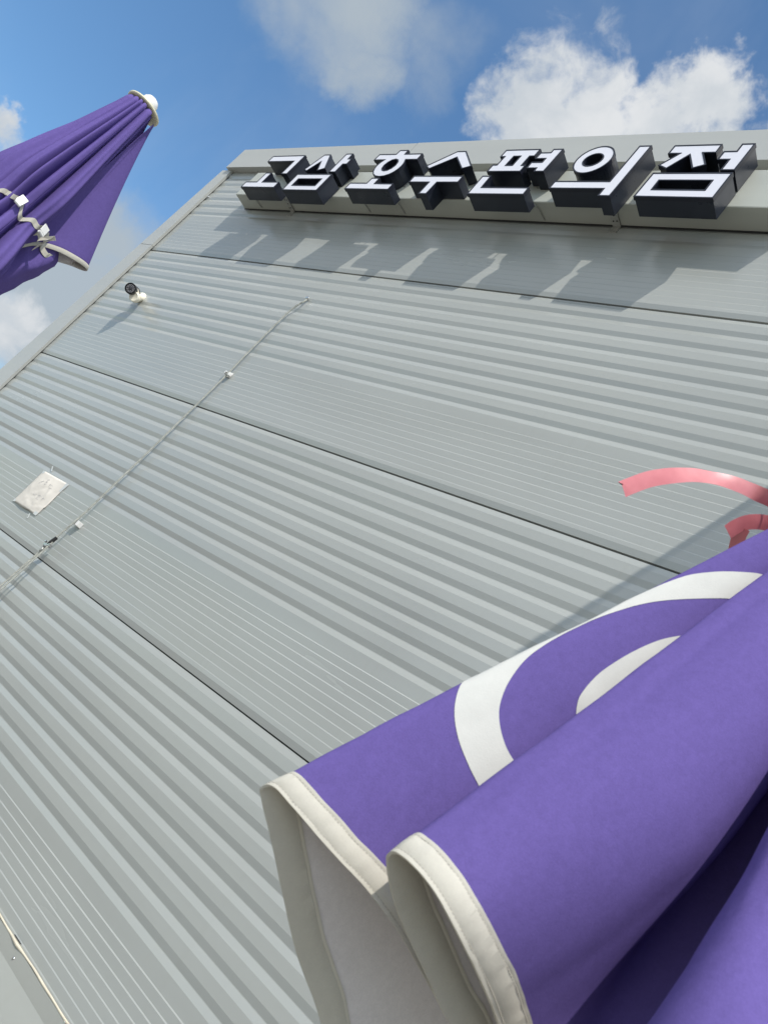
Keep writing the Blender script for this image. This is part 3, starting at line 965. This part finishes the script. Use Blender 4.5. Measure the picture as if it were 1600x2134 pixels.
def belly(rho, i_f):
    """slack cloth sagging out between the second and third fold"""
    k = i_f / 6.0
    a = 0.085 * sstep(28.3, 32.5, k) * (1 - sstep(33.0, 35.5, k))
    a -= 0.030 * sstep(33.5, 36.0, k) * (1 - sstep(46.0, 50.0, k))
    return a * math.sin(math.pi * min(1.0, rho / hem_rho(i_f)) ** 1.5)


def cone_normal(i):
    a = hu[(i + 1) % NH] - hu[(i - 1) % NH]
    n = a.cross(hu[i % NH])
    return n.normalized()


# orient normals outward: crest of the first fold must face away from the axis
ori = 1.0
tst = cone_normal(36)
if tst.dot(hem[36] - Vector((TN.x, TN.y, hem[36].z))) < 0:
    ori = -1.0


def cone_pt(rho, i_f, off=0.0):
    i = int(math.floor(i_f)) % NH
    f_ = i_f - math.floor(i_f)
    d = hu[i].lerp(hu[(i + 1) % NH], f_).normalized()
    n = (cone_normal(i).lerp(cone_normal((i + 1) % NH), f_)).normalized() * ori
    return TN + d * rho + n * (wrinkle(rho, i_f) + belly(rho, i_f) + off)


def hem_rho(i_f):
    i = int(math.floor(i_f)) % NH
    f_ = i_f - math.floor(i_f)
    return hrho[i] * (1 - f_) + hrho[(i + 1) % NH] * f_


para = thing('parasol', 'large closed purple parasol with white printed emblem in the foreground at right', 'parasol', (TN.x, TN.y, 0), 'closed purple parasols')
para2 = thing('parasol', 'closed purple parasol tied with a white strap at the left, against the sky', 'parasol', (2.564, -1.312, 0), 'closed purple parasols')


def add_thickness(ob, t_, two=True, off=-1.0):
    sd = ob.modifiers.new('thickness', 'SOLIDIFY')
    sd.thickness = t_
    sd.offset = off
    if two:
        sd.material_offset = 1
    return sd


def unrolled_to_index(ps):
    ps = max(psi[0], min(psi[NH] - 1e-6, ps))
    lo, hi = 0, NH
    while hi - lo > 1:
        md = (lo + hi) // 2
        if psi[md] <= ps:
            lo = md
        else:
            hi = md
    return lo + (ps - psi[lo]) / max(1e-9, psi[lo + 1] - psi[lo])


NT_ = 40
rows = []
for r in range(NT_ + 1):
    row = []
    for i in range(NH + 1):
        rmax = hem_rho(i % NH) - 0.004
        rho = 0.115 + (rmax - 0.115) * r / NT_
        row.append(cone_pt(rho, i % NH))
    rows.append(row)
mb = MB().grid(rows)
if ori > 0:
    mb.f = [tuple(reversed(q)) for q in mb.f]
can = mb.build('canopy', [M['purple'], M['lining']], para, smooth=True, recalc=False)
me = can.data
# check orientation by the first fold face
add_thickness(can, 0.0011)

BW = 0.032
# binding: folded tape over the hem, outside and inside
rows = []
BI = 0.041
prof = [(-BW, 0.0006), (-BW, 0.0013), (-BW + 0.0035, 0.0014), (-BW + 0.0045, 0.0010), (-BW + 0.0055, 0.0016), (-BW * 0.5, 0.0019), (-0.0060, 0.0016), (-0.0050, 0.0010), (-0.0040, 0.0014), (0.0, 0.0012), (0.0, -0.0022), (-0.006, -0.0025), (-BI * 0.5, -0.0030), (-BI + 0.0055, -0.0027), (-BI + 0.0045, -0.0021), (-BI + 0.0035, -0.0026), (-BI, -0.0024), (-BI, -0.0016)]
SUBH = 3
for dr_, off in prof:
    row = []
    for j in range(NH * SUBH + 1):
        i_f = (j / SUBH) % NH
        ii = int(i_f) % NH
        L = psi[ii] + (psi[min(ii + 1, NH)] - psi[ii]) * (i_f - int(i_f))
        w_ = 0.5 + 0.5 * math.sin(math.pi * max(0.0, min(1.0, -dr_ / BW)))
        pk = 0.0009 * w_ * mnoise.noise(Vector((L * 75.0, dr_ * 30 + (7.0 if off < 0 else 0.0), 1.1))) + 0.0010 * w_ * mnoise.noise(Vector((L * 22.0, dr_ * 14, 4.2)))
        ed = 0.0010 * mnoise.noise(Vector((L * 40.0, 2.0, 8.8))) if dr_ < -0.02 else 0.0006 * mnoise.noise(Vector((L * 30.0, 5.0, 0.4)))
        row.append(cone_pt(hem_rho(i_f) + dr_ + ed, i_f, off + pk))
    rows.append(row)
mb = MB().grid(rows)
hb = mb.build('hem_binding', M['binding'], para, smooth=True, recalc=False, auto=32)
# rows of stitches along both edges of the tape: real thread, too fine to pick apart
st = MB()
L = 0.0
total = psi[NH]
while L < total:
    for dr_, off in ((-BW + 0.0045, 0.0014), (-0.0050, 0.0014)):
        ia, ib = unrolled_to_index(L), unrolled_to_index(min(total - 1e-4, L + 0.0028))
        pa, pb = cone_pt(hem_rho(ia) + dr_, ia, off), cone_pt(hem_rho(ib) + dr_, ib, off)
        n_ = cone_normal(int(ia)) * ori
        ax_ = (pb - pa) * 0.5
        if ax_.length > 1e-5:
            sd2 = ax_.cross(n_).normalized() * 0.00045
            st.obox((pa + pb) / 2, ax_, sd2, n_ * 0.0004)
    L += 0.0042
so = st.build('stitching', M['thread'], para)
so['kind'] = 'stuff'

# printed emblem: two ring bands given in the unrolled panel (distance from the tip in metres, angle)
RING_O = [(0.918, 0.640), (0.915, 0.600), (0.914, 0.570), (0.911, 0.540), (0.904, 0.505), (0.892, 0.475), (0.876, 0.453), (0.858, 0.438), (0.836, 0.428), (0.80, 0.420), (0.76, 0.416), (0.72, 0.416), (0.68, 0.419),
          (0.64, 0.425), (0.59, 0.433), (0.55, 0.441), (0.516, 0.450), (0.491, 0.463), (0.455, 0.497), (0.422, 0.543), (0.407, 0.572), (0.385, 0.630)]
RING_I = [(0.862, 0.640), (0.861, 0.600), (0.860, 0.572), (0.859, 0.551), (0.852, 0.525), (0.840, 0.501), (0.823, 0.483), (0.802, 0.468), (0.774, 0.454), (0.741, 0.446), (0.695, 0.442), (0.653, 0.445), (0.613, 0.455),
          (0.575, 0.472), (0.540, 0.498), (0.505, 0.533), (0.470, 0.577), (0.445, 0.630)]
DISC_A = [(0.766, 0.600), (0.759, 0.573), (0.748, 0.557), (0.737, 0.549), (0.714, 0.541), (0.687, 0.537), (0.642, 0.540), (0.599, 0.552), (0.565, 0.575), (0.54, 0.60)]
DISC_B = [(0.768, 0.640), (0.760, 0.640), (0.745, 0.640), (0.720, 0.640), (0.690, 0.640), (0.650, 0.640), (0.610, 0.640), (0.575, 0.640), (0.54, 0.640)]


def resample(L, n):
    P = spline([(x, y, 0) for x, y in L], 0.004)
    d = [0.0]
    for i in range(1, len(P)):
        d.append(d[-1] + (P[i] - P[i - 1]).length)
    out = []
    k = 0
    for i in range(n + 1):
        s = d[-1] * i / n
        while k < len(P) - 2 and d[k + 1] < s:
            k += 1
        f_ = (s - d[k]) / max(1e-9, d[k + 1] - d[k])
        out.append(P[k].lerp(P[k + 1], f_))
    return out


em = MB()
for A, B, n, mm in ((RING_O, RING_I, 110, 8), (DISC_A, DISC_B, 50, 8)):
    a, c = resample(A, n), resample(B, n)
    rows = []
    for i in range(n + 1):
        row = []
        for j in range(mm + 1):
            q = a[i].lerp(c[i], j / mm)
            row.append(cone_pt(q.x, unrolled_to_index(q.y), 0.0007))
        rows.append(row)
    em.grid(rows)
em.build('printed_emblem', M['print'], para, smooth=True, recalc=False)


def parasol_frame(parent, tip, hub_r, top_z, canopy_len):
    x, y = tip.x, tip.y
    MB().tube([(x, y, 0.10), (x, y, top_z)], 0.019, 14).build('pole', M['pole'], parent, smooth=True, auto=40)
    MB().lathe((x, y, 0.002), (0, 0, 1), [(0, 0.24), (0.06, 0.24), (0.085, 0.215), (0.10, 0.05), (0.26, 0.03), (0.265, 0.02)], 28).build('base', M['whiteplastic'], parent, smooth=True, auto=35)
    for j in range(8):
        a = 2 * math.pi * (j + 0.35) / 8
        d = Vector((math.cos(a), math.sin(a), 0))
        MB().tube([Vector((x, y, top_z - 0.03)) + d * 0.03, Vector((x, y, top_z - canopy_len)) + d * 0.042], 0.0045, 6).build('rib', M['pole'], parent, smooth=True)
    MB().lathe((x, y, top_z - canopy_len * 0.55), (0, 0, 1), [(0, 0.03), (0.05, 0.034), (0.06, 0.026)], 16).build('runner', M['ivory'], parent, smooth=True, auto=40)


parasol_frame(para, TN, 0.05, 2.305, 0.88)
MB().lathe((TN.x, TN.y, 2.285), (0, 0, 1), [(-0.004, 0.058), (0.0, 0.064), (0.006, 0.066), (0.012, 0.062), (0.016, 0.045), (0.018, 0.02)], 32).build('cap', M['ivory'], para, smooth=True, auto=35)
MB().lathe((TN.x, TN.y, 2.302), (0, 0, 1), [(0, 0.026), (0.012, 0.028), (0.024, 0.022), (0.031, 0.008)], 20).build('finial', M['whiteplastic'], para, smooth=True, auto=50)

# ---- tied parasol at the left
TL = Vector((2.564, -1.312, Z0 - 0.742))
CV = Vector((0.970, -0.242, 0)).normalized()
RV = Vector((0.242, 0.970, 0)).normalized()


def lerp_tab(tab, s):
    if s <= tab[0][0]:
        return tab[0][1]
    for (a, va), (b_, vb) in zip(tab, tab[1:]):
        if s <= b_:
            f_ = (s - a) / (b_ - a)
            f_ = f_ * f_ * (3 - 2 * f_)
            return va + (vb - va) * f_
    return tab[-1][1]


R_TAB = [(0.0, 0.054), (1.08, 0.19)]


def gauss(a, c, w_):
    d = (a - c + 180) % 360 - 180
    return math.exp(-(d / w_) ** 2)


def base_r(s):
    """straight drape from the cap, drawn in a little by the strap"""
    return 0.054 + 0.160 * s - 0.050 * max(0.0, s - 0.55) - 0.018 * gauss(s * 100, 58, 9)


def bundle_r(phi, s):
    R_ = base_r(s)
    pr = math.radians(phi)
    ph = pr + 0.10 * math.sin(3 * pr + 0.7) + 0.06 * math.sin(5 * pr + 2.0)
    N = 15
    c_ = abs(math.cos(N / 2 * ph))
    sharp = c_ ** 0.8
    amp = 0.36 * min(1.0, 0.5 + s * 1.6) * (1 + 0.35 * math.sin(2 * pr + 1.0)) * (1 - 0.35 * gauss(s * 100, 57, 6))
    minor = 0.030 * math.sin(31 * pr + 1.0) * min(1, s * 3)
    r = R_ * (1 - amp * 0.6 + amp * sharp + minor)
    r += gauss(phi, -104, 30) * max(0.0, s - 0.22) * 0.11
    r -= gauss(phi, 60, 17) * 0.030 * min(1.0, s * 1.5)
    w_ = min(1.0, 1.6 * gauss(phi, 84, 36))
    p_ = (phi + 180) % 360 - 180
    if w_ > 0.02:
        sh_ = lerp_tab([(44, 0.66), (56, 0.63), (66, 0.59), (75, 0.553), (83, 0.527), (94, 0.508), (104, 0.53), (114, 0.60)], p_)
        rh_ = lerp_tab([(44, 0.078), (56, 0.084), (66, 0.100), (75, 0.146), (83, 0.196), (94, 0.244), (104, 0.205), (114, 0.13)], p_)
        under = (0.05 + (rh_ - 0.05) * min(1.0, s / sh_)) * 0.80 - 0.004
        tgt = lerp_tab([(0.50, 0.16), (0.54, 0.195), (0.62, 0.162), (0.70, 0.142), (0.78, 0.125), (0.95, 0.11)], s) * (0.62 + 0.38 * sstep(40, 92, p_))
        tgt *= 1 + 0.045 * math.sin(9 * pr + s * 6)
        lim = min(r, under)
        mixd = lim + (tgt - lim) * sstep(sh_ - 0.01, sh_ + 0.085, s)
        r = r * (1 - w_) + mixd * w_
    r += 0.004 * mnoise.noise(Vector((math.cos(pr) * 2.5, math.sin(pr) * 2.5, s * 5)))
    return r


def cyl(phi, r, s):
    pr = math.radians(phi)
    return TL + (CV * math.cos(pr) + RV * math.sin(pr)) * r - Vector((0, 0, s))


rows = []
for i in range(61):
    s = 0.012 + 1.06 * i / 60
    rows.append([cyl(ph, bundle_r(ph, s), s) for ph in [q * 1.0 for q in range(0, 361)]])
mb = MB().grid(rows)
bund = mb.build('canopy', [M['purple'], M['lining']], para2, smooth=True, recalc=False)
rows = []
for ds, off in ((-0.016, 0.0012), (-0.014, 0.003), (0.0, 0.003), (0.002, 0.0), (0.0, -0.003), (-0.016, -0.003)):
    rows.append([cyl(ph, bundle_r(ph, 1.072 + ds) + off, 1.072 + ds) for ph in range(0, 361, 2)])
MB().grid(rows).build('hem_binding', M['binding'], para2, smooth=True, recalc=False)

# loose panel flaring out to the right
FL = [(44, 0.66, 0.078), (56, 0.630, 0.084), (66, 0.590, 0.100), (75, 0.553, 0.146), (83, 0.527, 0.196), (89, 0.513, 0.226), (94, 0.508, 0.244), (99, 0.512, 0.240), (104, 0.530, 0.205), (109, 0.560, 0.165), (114, 0.60, 0.13)]
ff = []
for i in range(len(FL) - 1):
    p0, p1, p2, p3 = [Vector(FL[max(0, min(len(FL) - 1, k))]) for k in (i - 1, i, i + 1, i + 2)]
    for k in range(6):
        s = k / 6
        ff.append(0.5 * ((2 * p1) + (p2 - p0) * s + (2 * p0 - 5 * p1 + 4 * p2 - p3) * s * s + (3 * p1 - p0 - 3 * p2 + p3) * s ** 3))
ff.append(Vector(FL[-1]))


def flap_pt(c, f_, off=0.0):
    ph, sh_, rh = c
    s = 0.02 + (sh_ - 0.02) * f_
    r0 = 0.060
    bow = 0.010 * math.sin(math.pi * f_) * (1 if ph > 70 else 0.3)
    r = r0 + (rh - r0) * (f_ ** 1.06) - bow * 0.4 + off
    phi = 84 + (ph - 84) * (0.55 + 0.45 * f_)
    return cyl(phi, r, s)


rows = [[flap_pt(c, f_ / 24) for c in ff] for f_ in range(25)]
flap = MB().grid(rows).build('canopy_panel', [M['purple'], M['lining']], para2, smooth=True, recalc=False)
rows = []
for df, off in ((-0.030, 0.0012), (-0.028, 0.0026), (-0.003, 0.0026), (0.001, 0.0006), (-0.003, -0.0036), (-0.028, -0.0036), (-0.030, -0.002)):
    rows.append([flap_pt(c, 1.0 + df, off) for c in ff])
MB().grid(rows).build('hem_binding', M['binding'], para2, smooth=True, recalc=False)


def fix_outward(ob, centre):
    """solidify inwards: make the faces look away from the pole"""
    me = ob.data
    s = 0.0
    base = Vector(ob.parent.location)
    for p in me.polygons:
        c = p.center + base
        s += p.normal.dot((c - Vector((centre.x, centre.y, c.z)))) * p.area
    if s < 0:
        me.flip_normals()


for ob, cc_ in ((bund, TL), (flap, TL), (can, TN)):
    fix_outward(ob, cc_)
add_thickness(bund, 0.0012)
add_thickness(flap, 0.0012)

# strap with tabs and toggles
SW = 0.0085
wig = lambda ph: 0.570 + 0.016 * math.sin(math.radians(ph) * 7.5 + 0.6) + 0.010 * math.sin(math.radians(ph) * 16 + 1.0)
rows = []
phs = [q * 0.75 for q in range(-440, 62)]
for ds, off in ((-SW, 0.0045), (-SW, 0.0070), (SW, 0.0070), (SW, 0.0045), (-SW, 0.0045)):
    rows.append([cyl(ph, 0.45 * bundle_r(ph, wig(ph)) + 0.55 * base_r(wig(ph)) * 1.02 + off, wig(ph) + ds) for ph in phs])
MB().grid(rows).build('strap', M['binding'], para2, recalc=False)
# twisted free end
pts = [(40, 0.128, 0.585), (43, 0.150, 0.556), (46, 0.152, 0.560), (45, 0.140, 0.582), (48, 0.128, 0.598), (52, 0.118, 0.612)]
wd = [(0.0, 0, 0.009), (0.004, 0, 0.009), (0.007, 0.004, 0.006), (0.003, 0, 0.009), (0, 0, 0.008), (0, 0, 0.007)]
rows = [[cyl(*p_) + Vector(q) for p_, q in zip(pts, wd)], [cyl(*p_) - Vector(q) for p_, q in zip(pts, wd)]]
se = MB().grid(rows).build('strap_end', M['binding'], para2, recalc=False)
add_thickness(se, 0.0015, False, 0.0)
for ph, s, rr in ((-9, 0.556, 0.150), (29, 0.562, 0.150)):
    c = cyl(ph, rr, s)
    rad_ = (c - Vector((TL.x, TL.y, c.z))).normalized()
    tg = Vector((0, 0, 1)).cross(rad_)
    up_ = (Vector((0, 0, 1)) - 0.30 * rad_ + 0.10 * tg).normalized()
    tg = up_.cross(rad_).normalized() * -1.0
    nn = tg.cross(up_).normalized()
    tb = MB().obox(c, tg * 0.0118, up_ * 0.0140, nn * 0.0014).build('buckle', M['whiteplastic'], para2, bevel=0.0010)
    tgl = MB().tube([c - up_ * 0.0190 - tg * 0.011 - rad_ * 0.003, c - up_ * 0.0185 + tg * 0.009 - rad_ * 0.003], 0.0050, 12)
    tgl.build('toggle', M['whiteplastic'], tb, smooth=True, auto=50)

parasol_frame(para2, TL, 0.05, TL.z + 0.01, 1.0)
MB().lathe((TL.x, TL.y, TL.z - 0.006), (0, 0, 1), [(-0.002, 0.055), (0.0, 0.0610), (0.003, 0.0630), (0.007, 0.0625), (0.0100, 0.058), (0.0120, 0.044), (0.0135, 0.02)], 40).build('cap', M['ivory'], para2, smooth=True, auto=35)
MB().lathe((TL.x, TL.y, TL.z + 0.009), (0, 0, 1), [(0, 0.0275), (0.012, 0.029), (0.026, 0.027), (0.036, 0.020), (0.042, 0.009)], 28).build('finial', M['whiteplastic'], para2, smooth=True, auto=50)

# ------------------------------------------------------------------ red ribbon fluttering from the near parasol
RIB1 = [(4.7301, -1.0889, 1.9921), (4.7332, -1.0744, 2.0162), (4.7393, -1.0564, 2.0456), (4.7487, -1.0284, 2.0805), (4.7616, -0.9943, 2.1163), (4.7796, -0.9591, 2.1447), (4.7991, -0.9357, 2.1599), (4.8224, -0.9143, 2.1684), (4.8474, -0.8959, 2.174), (4.8865, -0.8651, 2.1774), (4.9253, -0.8263, 2.1795)]
RIB2 = [(4.8073, -0.9001, 2.0951), (4.814, -0.8981, 2.112), (4.8243, -0.8912, 2.1295), (4.8392, -0.8706, 2.1501), (4.8657, -0.8374, 2.1693), (4.908, -0.8006, 2.1831)]
RIB3 = [(4.8192, -0.8885, 2.1189), (4.8164, -0.8811, 2.1099), (4.8161, -0.8705, 2.0994), (4.8184, -0.861, 2.084), (4.8207, -0.8481, 2.0614)]
ribn = thing('ribbon', 'shiny red ribbon with loose curling tails on the near parasol', 'ribbon', (4.85, -0.88, 2.12))
VIEW = Vector((-0.60, 0.77, 0.45)).normalized()


HALF = Vector((0.62, -0.75, 0.23)).normalized()      # between the sun and the view: the foil flashes there


def ribbon(path, twist, wid, notch=True, aim=1.0):
    P = spline(path, 0.006)
    n = len(P)
    rows = [[], [], [], [], []]
    for i, q in enumerate(P):
        d = (P[min(i + 1, n - 1)] - P[max(i - 1, 0)]).normalized()
        side = d.cross(VIEW).normalized()
        fr_ = d.cross(side)
        a = lerp_tab(twist, i / (n - 1)) + math.atan2(-side.dot(HALF), fr_.dot(HALF) if abs(fr_.dot(HALF)) > 1e-3 else 1e-3) * aim
        sv = side * math.cos(a) + fr_ * math.sin(a)
        nv = d.cross(sv)
        for j, f_ in enumerate((-1, -0.5, 0, 0.5, 1)):
            cut = 0.0
            if notch and i == 0:
                cut = 0.0105 * (1 - f_) + (0.003 if abs(f_) < 0.6 else 0.0)
            rows[j].append(q + sv * wid * f_ + d * cut + nv * 0.0007 * (1 - f_ * f_))
    o = MB().grid(rows).build('tail', M['ribbon'], ribn, smooth=True, recalc=False)
    add_thickness(o, 0.0003, False)
    es = o.modifiers.new('crisp_edges', 'EDGE_SPLIT')
    es.split_angle = math.radians(50)
    return o


ribbon(RIB1, [(0, 0.42), (0.20, 0.30), (0.36, 0.05), (0.46, -0.05), (0.60, 0.30), (0.70, 0.95), (0.85, 0.6), (1, 0.3)], 0.0120)
ribbon(RIB2, [(0, 0.35), (0.4, 0.2), (1, 0.1)], 0.0122, False, 0.0)
ribbon(RIB3, [(0, 0.75), (0.5, 0.65), (1, 0.8)], 0.0120, False, 0.0)
